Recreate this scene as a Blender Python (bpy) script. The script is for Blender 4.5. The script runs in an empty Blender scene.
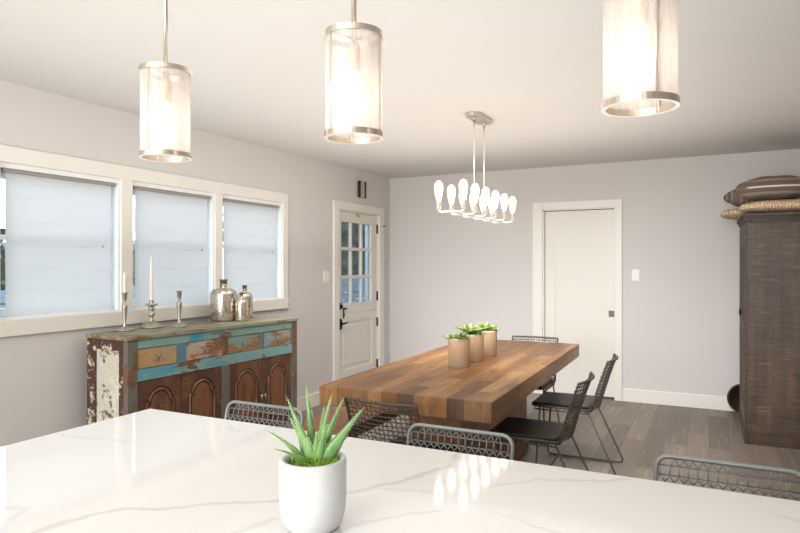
import bpy, bmesh, math, random
from mathutils import Vector, Matrix
R = math.radians
C = bpy.context.scene.collection
rnd = random.Random(7)

# ------------------------------------------------------------------ helpers
def lin(hx):
    hx = hx.lstrip('#'); o = []
    for i in (0, 2, 4):
        v = int(hx[i:i+2], 16) / 255
        o.append(v / 12.92 if v <= .04045 else ((v + .055) / 1.055) ** 2.4)
    return (*o, 1.0)

class NT:
    """tiny node-graph writer"""
    def __init__(s, name):
        s.m = bpy.data.materials.new(name); s.m.use_nodes = True
        s.t = s.m.node_tree; s.t.nodes.clear()
        s.out = s.t.nodes.new('ShaderNodeOutputMaterial')
        s._tc = None
    def n(s, typ, ins=None, **props):
        nd = s.t.nodes.new('ShaderNode' + typ)
        for k, v in props.items(): setattr(nd, k, v)
        for k, v in (ins or {}).items():
            sock = nd.inputs[k]
            if isinstance(v, bpy.types.NodeSocket): s.t.links.new(v, sock)
            else: sock.default_value = v
        return nd
    def obj(s, scale=(1, 1, 1), loc=(0, 0, 0), rot=(0, 0, 0)):
        if s._tc is None: s._tc = s.n('TexCoord')
        return s.n('Mapping', {'Vector': s._tc.outputs['Object'], 'Scale': scale, 'Location': loc, 'Rotation': rot}).outputs[0]
    def noise(s, vec, scale, detail=4, rough=.55, dist=0.0):
        return s.n('TexNoise', {'Vector': vec, 'Scale': scale, 'Detail': detail, 'Roughness': rough, 'Distortion': dist}).outputs['Fac']
    def ramp(s, fac, stops, interp='LINEAR'):
        r = s.n('ValToRGB', {'Fac': fac}); cr = r.color_ramp; cr.interpolation = interp
        while len(cr.elements) < len(stops): cr.elements.new(.5)
        for e, (p, c) in zip(cr.elements, stops):
            e.position = p; e.color = lin(c) if isinstance(c, str) else (c, c, c, 1)
        return r.outputs['Color']
    def mix(s, f, a, b, mode='MIX'):
        m = s.n('Mix', data_type='RGBA', blend_type=mode)
        for k, v in ((0, f), (6, a), (7, b)):
            if isinstance(v, bpy.types.NodeSocket): s.t.links.new(v, m.inputs[k])
            else: m.inputs[k].default_value = lin(v) if isinstance(v, str) else v
        return m.outputs[2]
    def math(s, op, a, b=0.0, c=None, clamp=False):
        ins = {0: a, 1: b}
        if c is not None: ins[2] = c
        return s.n('Math', ins, operation=op, use_clamp=clamp).outputs[0]
    def sep(s, vec): return s.n('SeparateXYZ', {'Vector': vec}).outputs
    def comb(s, x, y, z): return s.n('CombineXYZ', {'X': x, 'Y': y, 'Z': z}).outputs[0]
    def bump(s, h, strength=.2, dist=.01):
        return s.n('Bump', {'Height': h, 'Strength': strength, 'Distance': dist}).outputs[0]
    def pbr(s, color, rough=.5, metal=0.0, normal=None, **extra):
        ins = {'Base Color': lin(color) if isinstance(color, str) else color, 'Roughness': rough, 'Metallic': metal}
        ins.update(extra)
        b = s.n('BsdfPrincipled', ins)
        if normal is not None: s.t.links.new(normal, b.inputs['Normal'])
        s.t.links.new(b.outputs[0], s.out.inputs[0]); return s.m
    def surf(s, sh):
        s.t.links.new(sh, s.out.inputs[0]); return s.m

class MB:
    """collects shapes into ONE mesh"""
    def __init__(s): s.b = bmesh.new()
    def _merge(s, t, mi=0):
        for f in t.faces: f.material_index = mi
        me = bpy.data.meshes.new('tmp'); t.to_mesh(me); t.free()
        s.b.from_mesh(me); bpy.data.meshes.remove(me)
    def box(s, x0, x1, y0, y1, z0, z1, bev=0.0, mi=0, rot=None, seg=2):
        t = bmesh.new(); bmesh.ops.create_cube(t, size=1)
        c = Vector(((x0+x1)/2, (y0+y1)/2, (z0+z1)/2))
        for v in t.verts: v.co = Vector((v.co.x*(x1-x0), v.co.y*(y1-y0), v.co.z*(z1-z0)))
        if bev > 0: bmesh.ops.bevel(t, geom=t.edges[:], offset=bev, segments=seg, profile=.6, affect='EDGES')
        for v in t.verts: v.co = (rot @ v.co if rot else v.co) + c
        s._merge(t, mi); return s
    def tube(s, pts, r, n=6, closed=False, mi=0):
        P = [Vector(p) for p in pts]; L = len(P); rr = r if isinstance(r, (list, tuple)) else [r]*L
        T = []
        for i in range(L):
            a = P[i-1] if (i > 0 or closed) else P[i]; b = P[(i+1) % L] if (i < L-1 or closed) else P[i]
            T.append((b-a).normalized())
        u = Vector((0, 0, 1)) if abs(T[0].z) < .9 else Vector((1, 0, 0))
        u = (u - T[0]*u.dot(T[0])).normalized(); rings = []
        for i in range(L):
            u = (u - T[i]*u.dot(T[i])); u = u.normalized() if u.length > 1e-6 else T[i].orthogonal().normalized()
            w = T[i].cross(u)
            rings.append([s.b.verts.new(P[i] + (u*math.cos(2*math.pi*k/n) + w*math.sin(2*math.pi*k/n))*rr[i]) for k in range(n)])
        fs = []
        for i in range(L if closed else L-1):
            A, B = rings[i], rings[(i+1) % L]
            for k in range(n): fs.append(s.b.faces.new((A[k], A[(k+1) % n], B[(k+1) % n], B[k])))
        if not closed: fs += [s.b.faces.new(rings[0][::-1]), s.b.faces.new(rings[-1])]
        for f in fs: f.material_index = mi; f.smooth = True
        return s
    def lathe(s, prof, n=24, c=(0, 0, 0), mi=0, smooth=True):
        cx, cy, cz = c; rings = []
        for r, z in prof:
            if r < 1e-6: rings.append([s.b.verts.new((cx, cy, cz+z))])
            else: rings.append([s.b.verts.new((cx+r*math.cos(2*math.pi*k/n), cy+r*math.sin(2*math.pi*k/n), cz+z)) for k in range(n)])
        for A, B in zip(rings, rings[1:]):
            for k in range(n):
                a, a2, b, b2 = A[k % len(A)], A[(k+1) % len(A)], B[k % len(B)], B[(k+1) % len(B)]
                vs = [a]
                for v in (a2, b2, b):
                    if v not in vs: vs.append(v)
                if len(vs) > 2:
                    f = s.b.faces.new(vs); f.smooth = smooth; f.material_index = mi
        return s
    def prism(s, poly, x0, x1, mi=0, axis='x'):
        """extrude a 2D outline between x0 and x1 along an axis"""
        mk = {'x': lambda t, p: (t, p[0], p[1]), 'y': lambda t, p: (p[0], t, p[1]), 'z': lambda t, p: (p[0], p[1], t)}[axis]
        A = [s.b.verts.new(mk(x0, p)) for p in poly]; B = [s.b.verts.new(mk(x1, p)) for p in poly]; n = len(poly)
        fs = [s.b.faces.new(A[::-1]), s.b.faces.new(B)]
        for k in range(n): fs.append(s.b.faces.new((A[k], A[(k+1) % n], B[(k+1) % n], B[k])))
        for f in fs: f.material_index = mi
        return s
    def grid(s, fn, nu, nv, mi=0, smooth=True):
        V = [[s.b.verts.new(fn(i/nu, j/nv)) for j in range(nv+1)] for i in range(nu+1)]
        for i in range(nu):
            for j in range(nv):
                f = s.b.faces.new((V[i][j], V[i+1][j], V[i+1][j+1], V[i][j+1])); f.smooth = smooth; f.material_index = mi
        return s
    def build(s, name, mats, parent=None, loc=(0, 0, 0), rotz=0.0, fixn=True, **tags):
        if fixn: bmesh.ops.recalc_face_normals(s.b, faces=s.b.faces[:])
        me = bpy.data.meshes.new(name); s.b.to_mesh(me); s.b.free()
        for m in (mats if isinstance(mats, (list, tuple)) else [mats]): me.materials.append(m)
        o = bpy.data.objects.new(name, me); C.objects.link(o)
        o.location = loc; o.rotation_euler = (0, 0, rotz)
        if parent is not None: o.parent = parent
        for k, v in tags.items(): o[k] = v
        return o

def thing(name, label, cat, loc=(0, 0, 0), rotz=0.0, group=None, kind=None):
    o = bpy.data.objects.new(name, None); C.objects.link(o); o.empty_display_size = .1
    o.location = loc; o.rotation_euler = (0, 0, rotz)
    if label: o['label'] = label
    if cat: o['category'] = cat
    if group: o['group'] = group
    if kind: o['kind'] = kind
    return o

def dup(root, loc, rotz=0.0, label=None):
    r = root.copy(); C.objects.link(r); r.location = loc; r.rotation_euler = (0, 0, rotz)
    if label: r['label'] = label
    for ch in list(root.children):
        c = ch.copy(); C.objects.link(c); c.parent = r
        for g in list(ch.children):
            d = g.copy(); C.objects.link(d); d.parent = c
    return r

def arc(cx, cy, r, a0, a1, n):
    return [(cx + r*math.cos(R(a0+(a1-a0)*i/n)), cy + r*math.sin(R(a0+(a1-a0)*i/n))) for i in range(n+1)]

# ------------------------------------------------------------------ materials
def plain(name, col, rough=.5, metal=0.0, var=.04, vs=6.0, bump=.0, **ex):
    t = NT(name); f = t.noise(t.obj(), vs, 3)
    c = t.mix(t.math('MULTIPLY', f, var*2), lin(col), tuple(x*.55 for x in lin(col)[:3]) + (1,))
    nrm = t.bump(t.noise(t.obj(), vs*12, 3), bump) if bump else None
    return t.pbr(c, rough, metal, nrm, **ex)

M = {}
M['wall'] = plain('wall_paint', 'DAD5D1', .75, var=.03, vs=2)
M['ceil'] = plain('ceiling_paint', 'DCD9D4', .8, var=.02, vs=2)
M['trim'] = plain('trim_paint', 'EFEAE0', .4, var=.02)
M['door'] = plain('door_paint', 'EAE5DB', .42, var=.03)
M['sash'] = plain('sash_paint', 'F2F4F4', .4, var=.02)
M['plate'] = plain('switch_plastic', 'F0ECE4', .3, var=.01)
M['black'] = plain('black_iron', '1C1917', .45, .6, var=.1)
M['brass'] = plain('brass', 'B8A048', .3, 1.0)
M['nickel'] = plain('brushed_nickel', 'D6CCBE', .28, 1.0, var=.08, vs=30)
M['pewter'] = plain('antique_pewter', 'C4BDB0', .38, .85, var=.35, vs=40, bump=.1)
M['wax'] = plain('candle_wax', 'F3EFE4', .5, var=.01, **{'Subsurface Weight': .3, 'Subsurface Radius': (.02, .015, .01)})
M['greywire'] = plain('grey_wire', '979C9A', .42, .3, var=.15, vs=30)
M['darkwire'] = plain('dark_wire', '5E5850', .5, .25, var=.35, vs=40)
M['leather'] = plain('black_leather', '171513', .42, var=.2, vs=20, bump=.15)
M['concrete'] = plain('white_concrete', 'D6D7D5', .55, var=.22, vs=16, bump=.05)
M['soil'] = plain('soil', '3A2E22', .95, var=.5, vs=60, bump=.6)
M['white_cab'] = plain('island_paint', 'E6E3DD', .45, var=.02)
M['chime'] = plain('chime_panel', 'BFB4A2', .5)
M['bronze'] = plain('dark_bronze', '3B2E25', .4, .5)
M['pull'] = plain('dull_steel', '6E675E', .4, .5)
M['disc'] = plain('dark_stained_disc', '2A1512', .35, var=.3)

def floor_mat():
    t = NT('grey_oak_floor'); v = t.obj(); s = t.sep(v)
    w = t.comb(s['Y'], s['X'], 0.0)
    br = t.n('TexBrick', {'Vector': w, 'Color1': (0, 0, 0, 1), 'Color2': (1, 1, 1, 1), 'Mortar': (.5, .5, .5, 1), 'Scale': 1.0,
                          'Mortar Size': .0018, 'Mortar Smooth': .3, 'Brick Width': 1.15, 'Row Height': .152}, offset=.37, offset_frequency=2)
    g = t.noise(t.comb(t.math('MULTIPLY', s['Y'], 2.2), t.math('MULTIPLY', s['X'], 34.0), t.math('MULTIPLY', br.outputs['Color'], 9.0)), 1.0, 6, .65, .6)
    base = t.ramp(t.math('ADD', t.math('MULTIPLY', br.outputs['Color'], .62), t.math('MULTIPLY', g, .5)),
                  [(.15, '625449'), (.5, '796B60'), (.7, '857769'), (.98, '978A7D')])
    c = t.mix(t.ramp(g, [(.50, 0.0), (.70, .6)]), base, '564B43')
    c = t.mix(t.ramp(g, [(.30, .5), (.44, 0.0)]), c, 'B4AAA0')
    c = t.mix(t.math('MULTIPLY', br.outputs['Fac'], .6), c, '453C36')
    return t.pbr(c, .48, 0, t.bump(t.math('SUBTRACT', g, t.math('MULTIPLY', br.outputs['Fac'], 1.5)), .12, .004))
M['floor'] = floor_mat()

def plank_mat(name, cols, row=.088, length=.7, horizontal=False, dark='4A2F1C'):
    t = NT(name); s = t.sep(t.obj())
    a = s['Z'] if horizontal else s['X']
    w = t.comb(s['Y'], t.math('ADD', a, .013), 0.0)
    br = t.n('TexBrick', {'Vector': w, 'Color1': (0, 0, 0, 1), 'Color2': (1, 1, 1, 1), 'Mortar': (.4, .4, .4, 1), 'Scale': 1.0,
                          'Mortar Size': .0011, 'Mortar Smooth': .2, 'Brick Width': length, 'Row Height': row}, offset=.41, offset_frequency=2)
    g = t.noise(t.comb(t.math('MULTIPLY', s['Y'], 3.0), t.math('MULTIPLY', s['X'], 40.0), t.math('ADD', t.math('MULTIPLY', s['Z'], 16.0), t.math('MULTIPLY', br.outputs['Color'], 17.0))), 1.0, 6, .62, .8)
    b = t.noise(t.comb(t.math('MULTIPLY', s['Y'], 2.0), t.math('MULTIPLY', s['X'], 6.0), t.math('MULTIPLY', br.outputs['Color'], 31.0)), 1.0, 3)
    f = t.math('ADD', t.math('MULTIPLY', br.outputs['Color'], .8), t.math('MULTIPLY', t.math('SUBTRACT', b, .15), .3))
    c = t.ramp(f, [(i/(len(cols)-1)*.8+.1, k) for i, k in enumerate(cols)])
    c = t.mix(t.ramp(g, [(.45, 0.0), (.8, .7)]), c, dark)
    c = t.mix(t.math('MULTIPLY', br.outputs['Fac'], .75), c, '2A1A10')
    return t.pbr(c, t.math('ADD', t.math('MULTIPLY', g, .25), .30), 0, t.bump(t.math('SUBTRACT', t.math('MULTIPLY', g, .5), br.outputs['Fac']), .25, .004))
TW = ['5A4230', '8E5F34', 'A47341', '7A573A', 'B4854E', '865E37']
M['table'] = plank_mat('reclaimed_table_wood', TW)
M['pedestal'] = plank_mat('reclaimed_base_wood', ['7E5636', '9C6C42', '86603C', 'A97C50'], .12, .9, True)
M['bench'] = plank_mat('bench_wood', ['8A5A38', 'A06A42', '94603A', 'AA7449'], .09, 1.2)

def paint_mat(name, wood, paints, amount=.5, scale=7.0, stretch=(1, .35, 1), dark=None, seed=0.0):
    """layers of worn paint over wood"""
    t = NT(name); v = t.obj(stretch, (seed, seed*.7, seed*1.3)); raw = t.obj((1, 1, 1), (seed*2, seed, 0))
    s = t.sep(raw)
    grain = t.noise(t.comb(t.math('MULTIPLY', s['X'], 30.0), t.math('MULTIPLY', s['Y'], 4.0), t.math('MULTIPLY', s['Z'], 45.0)), 1.0, 5, .6, .5)
    c = t.mix(t.ramp(grain, [(.35, 0.0), (.75, .8)]), lin(wood), tuple(x*.4 for x in lin(wood)[:3])+(1,))
    for i, (p, th) in enumerate(paints):
        n1 = t.noise(t.n('VectorMath', {0: v, 1: (i*5.3, i*2.1, i*3.7)}, operation='ADD').outputs[0], scale*(1+.35*i), 7, .68, .3)
        mask = t.ramp(t.math('ADD', n1, t.math('MULTIPLY', t.math('SUBTRACT', grain, .5), .25)), [(th, 0.0), (th+.035, 1.0)])
        c = t.mix(mask, c, p)
    fleck = t.ramp(t.noise(raw, scale*9, 4, .7), [(.30, .55), (.42, 0.0)])
    c = t.mix(fleck, c, dark or '5A4030')
    return t.pbr(c, .62, 0, t.bump(t.math('ADD', grain, t.noise(v, scale*3, 4)), .25, .004))
M['sb_top'] = paint_mat('worn_green_top', '8A6A48', [('8F8F76', .44), ('A08868', .54), ('7C9484', .58)], scale=4, stretch=(1.5, .6, 1))
M['sb_blue'] = paint_mat('worn_blue_rail', '7A5234', [('7FA39A', .43), ('3A93B2', .53), ('74A9A4', .58)], scale=6, seed=1.5)
M['sb_teal'] = paint_mat('worn_teal_rail', '7A5638', [('7FA3A0', .43), ('5A9BAA', .52), ('9C8A6C', .59)], scale=7, seed=4.1)
M['sb_stile_blue'] = paint_mat('worn_blue_stile', '6B6258', [('5B7F92', .42), ('3D86A8', .55)], scale=8, seed=2.2, stretch=(1, 1, .4))
M['sb_stile_brown'] = paint_mat('worn_brown_stile', '7D5A3E', [('8F6B4C', .5), ('8A9A8E', .66)], scale=8, seed=3.3, stretch=(1, 1, .4))
M['sb_stile_slate'] = paint_mat('worn_slate_post', '7A5C42', [('6A6A62', .47), ('5F8C98', .58)], scale=7, seed=6.2, stretch=(1, 1, .35))
M['sb_dr_a'] = paint_mat('drawer_bare_wood', 'A4794C', [('B59468', .48), ('8FA39A', .57)], scale=6, seed=7.7)
M['sb_dr_b'] = paint_mat('drawer_pink_paint', '9A6C4C', [('C39C80', .42), ('A7B0A2', .56)], scale=8, seed=8.9)
M['sb_dr_c'] = paint_mat('drawer_green_paint', 'A0784C', [('7F9C94', .46), ('B39468', .60), ('5D97A6', .64)], scale=7, seed=10.3)
M['sb_dr_d'] = paint_mat('drawer_blue_paint', '9E7650', [('7FA0A4', .44), ('BB9A78', .56)], scale=8, seed=12.9)
M['sb_door'] = paint_mat('brown_door_wood', '634330', [('745038', .50), ('543827', .60)], scale=5, seed=5.5, stretch=(1, 1, .3), dark='3A2216')
M['sb_door_panel'] = paint_mat('red_brown_panel', '70462F', [('7F5338', .48)], scale=5, seed=9.5, stretch=(1, 1, .3), dark='4A2A1A')
M['sb_mould'] = paint_mat('grey_worn_moulding', '7A5A42', [('8A7460', .52)], scale=14, seed=11.5)
M['sb_side'] = paint_mat('maroon_worn_frame', '54382F', [('4E302C', .45), ('CFC0A0', .545)], scale=9, seed=13.5, dark='3A2420')
M['sb_panel'] = paint_mat('white_worn_panel', '6E5844', [('CFC9B8', .395), ('DAD6C8', .52)], scale=7, seed=15.1, stretch=(1, 1, .7), dark='7A6450')

def armoire_mat(name, a, b, seed=0.0):
    t = NT(name); s = t.sep(t.obj((1, 1, 1), (seed, seed, seed)))
    hs = t.noise(t.comb(t.math('MULTIPLY', s['X'], 5.0), t.math('MULTIPLY', s['Y'], 5.0), t.math('MULTIPLY', s['Z'], 55.0)), 1.0, 6, .65, .4)
    vs = t.noise(t.comb(t.math('MULTIPLY', s['X'], 11.0), t.math('MULTIPLY', s['Y'], 11.0), t.math('MULTIPLY', s['Z'], 1.2)), 1.0, 5, .6)
    pt = t.ramp(t.noise(t.comb(t.math('MULTIPLY', s['X'], 9.0), t.math('MULTIPLY', s['Y'], 9.0), t.math('MULTIPLY', s['Z'], 3.0)), 1.0, 4, .6), [(.42, 0.0), (.62, 1.0)])
    c = t.mix(t.ramp(vs, [(.3, 0.0), (.7, 1.0)]), a, b)
    c = t.mix(t.math('MULTIPLY', pt, t.ramp(hs, [(.50, 0.0), (.64, .85)])), c, tuple(x*.35 for x in lin(a)[:3])+(1,))
    c = t.mix(t.math('MULTIPLY', t.math('SUBTRACT', 1.0, pt), t.ramp(hs, [(.30, .55), (.46, 0.0)])), c, '85745F')
    return t.pbr(c, .55, 0, t.bump(t.math('ADD', hs, vs), .3, .004))
M['arm'] = armoire_mat('dark_rough_sawn_wood', '392C23', '574536')
M['arm_dark'] = armoire_mat('dark_carved_wood', '36281E', '4E3B2A', 3.0)

def quartz():
    t = NT('white_quartz'); v = t.obj(); s = t.sep(v); X, Y = s['X'], s['Y']
    nz = t.n('TexNoise', {'Vector': v, 'Scale': 9.0, 'Detail': 5.0, 'Roughness': .6}).outputs['Fac']
    wob = t.math('MULTIPLY', t.math('SUBTRACT', nz, .5), .08)
    wid = t.math('MULTIPLY', t.noise(v, 14, 3), 1.0)
    x0, x1, y0, y1 = -1.9, 1.5, .4, 1.6
    total = None
    def vein(pts, along, w, amt):
        nonlocal total
        pts = sorted(pts, key=lambda p: p[0] if along == 'x' else p[1])
        if along == 'x': P, Q, a0, a1, b0, b1 = X, Y, x0, x1, y0, y1; q = [((p[0]-a0)/(a1-a0), (p[1]-b0)/(b1-b0)) for p in pts]
        else: P, Q, a0, a1, b0, b1 = Y, X, y0, y1, x0, x1; q = [((p[1]-a0)/(a1-a0), (p[0]-b0)/(b1-b0)) for p in pts]
        u = t.math('DIVIDE', t.math('SUBTRACT', P, a0), a1-a0)
        fc = t.n('FloatCurve', {'Value': u}); cv = fc.mapping.curves[0]
        cv.points[0].location = q[0]; cv.points[1].location = q[-1]
        for p in q[1:-1]: cv.points.new(*p)
        for p in cv.points: p.handle_type = 'VECTOR'
        fc.mapping.extend = 'HORIZONTAL'; fc.mapping.update()
        d = t.math('ABSOLUTE', t.math('SUBTRACT', t.math('ADD', Q, wob), t.math('ADD', t.math('MULTIPLY', fc.outputs[0], b1-b0), b0)))
        core = t.math('SUBTRACT', 1.0, t.math('DIVIDE', d, t.math('MULTIPLY', wid, w*2.8)), clamp=True)
        lo, hi = q[0][0], q[-1][0]
        gate = t.math('MULTIPLY', t.math('DIVIDE', t.math('SUBTRACT', u, lo), .01, clamp=True), t.math('DIVIDE', t.math('SUBTRACT', hi, u), .01, clamp=True))
        k = t.math('MULTIPLY', t.math('MULTIPLY', core, gate), amt)
        total = k if total is None else t.math('MAXIMUM', total, k)
    vein([(-1.09, .60), (-1.075, .722), (-1.066, .807), (-1.028, .86), (-.975, .886), (-.886, .952), (-.788, 1.024), (-.685, 1.132), (-.61, 1.23), (-.593, 1.304), (-.544, 1.392), (-.572, 1.484)], 'y', .011, .85)
    vein([(-1.669, 1.153), (-1.517, 1.179), (-1.38, 1.193)], 'x', .008, .4)
    vein([(-1.299, 1.419), (-1.22, 1.408), (-1.176, 1.412), (-1.13, 1.454)], 'x', .008, .5)
    vein([(-.68, 1.17), (-.635, 1.183), (-.575, 1.206), (-.501, 1.219)], 'x', .007, .5)
    vein([(-.402, 1.169), (-.33, 1.156), (-.255, 1.134), (-.1, 1.08)], 'x', .006, .45)
    vein([(-.44, 1.28), (-.395, 1.322), (-.338, 1.394), (-.238, 1.436), (-.14, 1.491)], 'x', .008, .65)
    vein([(-.60, .80), (-.583, .966), (-.571, 1.016), (-.532, 1.072), (-.475, 1.133)], 'y', .008, .7)
    vein([(-1.30, .73), (-1.246, .745), (-1.208, .764), (-1.154, .702)], 'x', .016, .5)
    vein([(-.80, .76), (-.769, .864), (-.746, .924), (-.739, .964)], 'y', .008, .5)
    vein([(.1, 1.40), (.4, 1.28), (.8, 1.2), (1.3, .9)], 'x', .012, .5)
    vein([(-.2, .5), (.2, .75), (.6, .8), (1.2, .6)], 'x', .012, .5)
    cloud = t.ramp(t.noise(v, 2.2, 4), [(.45, 0.0), (.8, .16)])
    c = t.mix(cloud, 'E9E8E5', 'D6D5D3')
    c = t.mix(t.math('MULTIPLY', total, .5), c, 'A5A2A2')
    return t.pbr(c, .06, 0, **{'Specular IOR Level': .5})
M['quartz'] = quartz()

def clay():
    t = NT('weathered_terracotta'); n1 = t.noise(t.obj(), 12, 5); s = t.sep(t.obj())
    c = t.mix(t.ramp(n1, [(.35, 0.0), (.65, 1.0)]), 'C6A27E', 'BCAA92')
    c = t.mix(t.ramp(t.math('ADD', s['Z'], t.math('MULTIPLY', t.math('SUBTRACT', n1, .5), .06)), [(.005, .75), (.03, 0.0)]), c, 'B0ABA2')
    return t.pbr(c, .8, 0, t.bump(n1, .15))
M['clay'] = clay()

def leaf_mat(name, a, b, spots=False):
    t = NT(name); c = t.mix(t.ramp(t.noise(t.obj(), 22, 3), [(.3, 0.0), (.7, 1.0)]), a, b)
    if spots:
        vo = t.n('TexVoronoi', {'Vector': t.obj(), 'Scale': 190.0}).outputs['Distance']
        c = t.mix(t.ramp(vo, [(.12, .45), (.22, 0.0)]), c, 'DDE8C0')
    return t.pbr(c, .4, 0, **{'Subsurface Weight': .04, 'Subsurface Radius': (.01, .015, .005)})
M['aloe'] = leaf_mat('aloe_green', '578548', '88B06A', True)
M['aloe_tooth'] = plain('aloe_tooth', 'E4E6B4', .5)
M['succ_light'] = leaf_mat('succulent_light', '8DA254', 'A6B76C')
M['succ_dark'] = leaf_mat('succulent_dark', '54703F', '7C9658')
M['moss'] = leaf_mat('moss_green', '5C8A20', '9CBE44')

def mercury():
    t = NT('mercury_glass'); n1 = t.noise(t.obj(), 45, 6, .7); n2 = t.noise(t.obj((1, 1, .5)), 10, 4)
    f = t.math('ADD', t.math('MULTIPLY', n1, .55), t.math('MULTIPLY', n2, .5))
    c = t.ramp(f, [(.36, '8C7C64'), (.50, 'CBC1B0'), (.62, 'E2DCD2'), (.75, 'A89C88')])
    r = t.ramp(n1, [(.3, .10), (.7, .32)])
    return t.pbr(c, r, .88, t.bump(n1, .05))
M['mercury'] = mercury()
M['cork'] = plain('dark_cork', '6B5536', .7, var=.4, vs=50)

def glass_mat(name, tint=(1, 1, 1, 1), refl=.10):
    t = NT(name)
    tr = t.n('BsdfTransparent', {'Color': tint}); gl = t.n('BsdfGlossy', {'Roughness': .02})
    lw = t.n('LayerWeight', {'Blend': .35}).outputs['Fresnel']
    return t.surf(t.n('MixShader', {0: t.math('MULTIPLY', lw, refl*5, clamp=True), 1: tr.outputs[0], 2: gl.outputs[0]}).outputs[0])
M['glass'] = glass_mat('window_glass', (.92, .96, .98, 1)); M['door_glass'] = glass_mat('door_glass', (.62, .68, .72, 1))

def shade_mat():
    t = NT('woven_metal_mesh_shade'); v = t.obj()
    n1 = t.noise(t.obj((1, 1, .12)), 60, 4, .6, 1.2)
    tr = t.n('BsdfTransparent', {'Color': (1, .98, .95, 1)})
    df = t.n('BsdfTranslucent', {'Color': lin('F6EEE8')}); gl = t.n('BsdfGlossy', {'Color': lin('E8DFD4'), 'Roughness': .3})
    dd = t.n('BsdfDiffuse', {'Color': lin('F0E8E2')})
    a = t.n('MixShader', {0: .3, 1: df.outputs[0], 2: gl.outputs[0]})
    a = t.n('MixShader', {0: .35, 1: a.outputs[0], 2: dd.outputs[0]})
    lw = t.n('LayerWeight', {'Blend': .5}).outputs['Facing']
    fac = t.math('ADD', t.math('MULTIPLY', lw, .35), t.ramp(n1, [(.3, .34), (.7, .60)]), clamp=True)
    return t.surf(t.n('MixShader', {0: fac, 1: tr.outputs[0], 2: a.outputs[0]}).outputs[0])
M['shade'] = shade_mat()

def bulb_mat(name, core, edge, s_core, s_edge):
    t = NT(name); lw = t.n('LayerWeight', {'Blend': .45}).outputs['Facing']
    e1 = t.n('Emission', {'Color': lin(core), 'Strength': s_core}); e2 = t.n('Emission', {'Color': lin(edge), 'Strength': s_edge})
    return t.surf(t.n('MixShader', {0: t.ramp(lw, [(.15, 0.0), (.62, 1.0)]), 1: e1.outputs[0], 2: e2.outputs[0]}).outputs[0])
M['bulb'] = bulb_mat('edison_bulb_lit', 'FFE8C8', 'FFD2A0', 9.0, .92)
M['pbulb'] = bulb_mat('pendant_bulb_lit', 'FFF0DF', 'FFE6CC', 6.5, 1.6)
M['socket_glow'] = plain('glow_tinted_socket', 'E4CDB0', .4, .2, var=.15, vs=60)  # peach glow of the bulb put into the socket's base colour

def shade_cloth():
    t = NT('roman_shade_cloth'); n1 = t.noise(t.obj((1, 1, 1)), 160, 2)
    c = t.mix(t.math('MULTIPLY', n1, .12), 'E9ECEE', 'C6CBCF')
    d = t.n('BsdfDiffuse', {'Color': c}); tl = t.n('BsdfTranslucent', {'Color': lin('E4E8EA')})
    return t.surf(t.n('MixShader', {0: .30, 1: d.outputs[0], 2: tl.outputs[0]}).outputs[0])
M['cloth'] = shade_cloth()
M['headrail'] = plain('headrail_shadow_grey', '9A958C', .5)  # grey of the shadow line above the cloth, put into the colour

def stripe_mat(name, axis, k, off):
    t = NT(name); s = t.sep(t.obj())
    w = t.math('FRACT', t.math('ADD', t.math('MULTIPLY', s[axis], k), off))
    A, B, D = '7E6D5E', '958A80', '6E5E51'
    st = [(0.0, A), (.20, B), (.30, D), (.445, A), (.472, 'EDE6D8'), (.528, A), (.56, D), (.72, B), (.82, A)] if axis == 'Z' else [(0.0, A), (.25, B), (.38, D), (.55, 'A79C92'), (.60, D), (.78, B), (.88, A)]
    c = t.ramp(w, st, 'CONSTANT'); weave = t.noise(t.obj(), 220, 2)
    if axis == 'Z': c = t.mix(t.ramp(t.math('ABSOLUTE', s['X']), [(.17, 0.0), (.20, 1.0)]), c, t.mix(t.ramp(t.math('ABSOLUTE', s['Z']), [(.010, 1.0), (.012, 0.0)]), c, A))
    c = t.mix(t.math('MULTIPLY', weave, .3), c, '4E4238')
    return t.pbr(c, .9, 0, t.bump(weave, .2, .003))
M['pillow_z'] = stripe_mat('striped_pillow_linen', 'Z', 5.0, .5); M['pillow_x'] = stripe_mat('striped_pillow_cotton', 'X', 7.0, .3)
def jute_mat():
    t = NT('braided_jute'); v = t.obj()
    w = t.n('TexWave', {'Vector': v, 'Scale': 17.0, 'Distortion': 9.0, 'Detail': 2.0, 'Detail Scale': 2.0}).outputs['Fac']
    n1 = t.noise(v, 45, 3)
    f = t.math('ADD', t.math('MULTIPLY', w, .5), t.math('MULTIPLY', n1, .5))
    c = t.ramp(f, [(.3, 'AA8C68'), (.5, 'CFB08A'), (.75, 'E4CEAE')])
    return t.pbr(c, .9, 0, t.bump(f, .6, .008))
M['jute'] = jute_mat()
M['fence'] = plain('blue_grey_fence_paint', '7E93A3', .7, var=.1)
M['post'] = plain('white_post_paint', 'E8F2F4', .6)
M['bush'] = leaf_mat('outdoor_foliage', '39432F', '59624C')
M['ground'] = plain('outdoor_ground', '8A8A80', .9, var=.3, vs=3)

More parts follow.
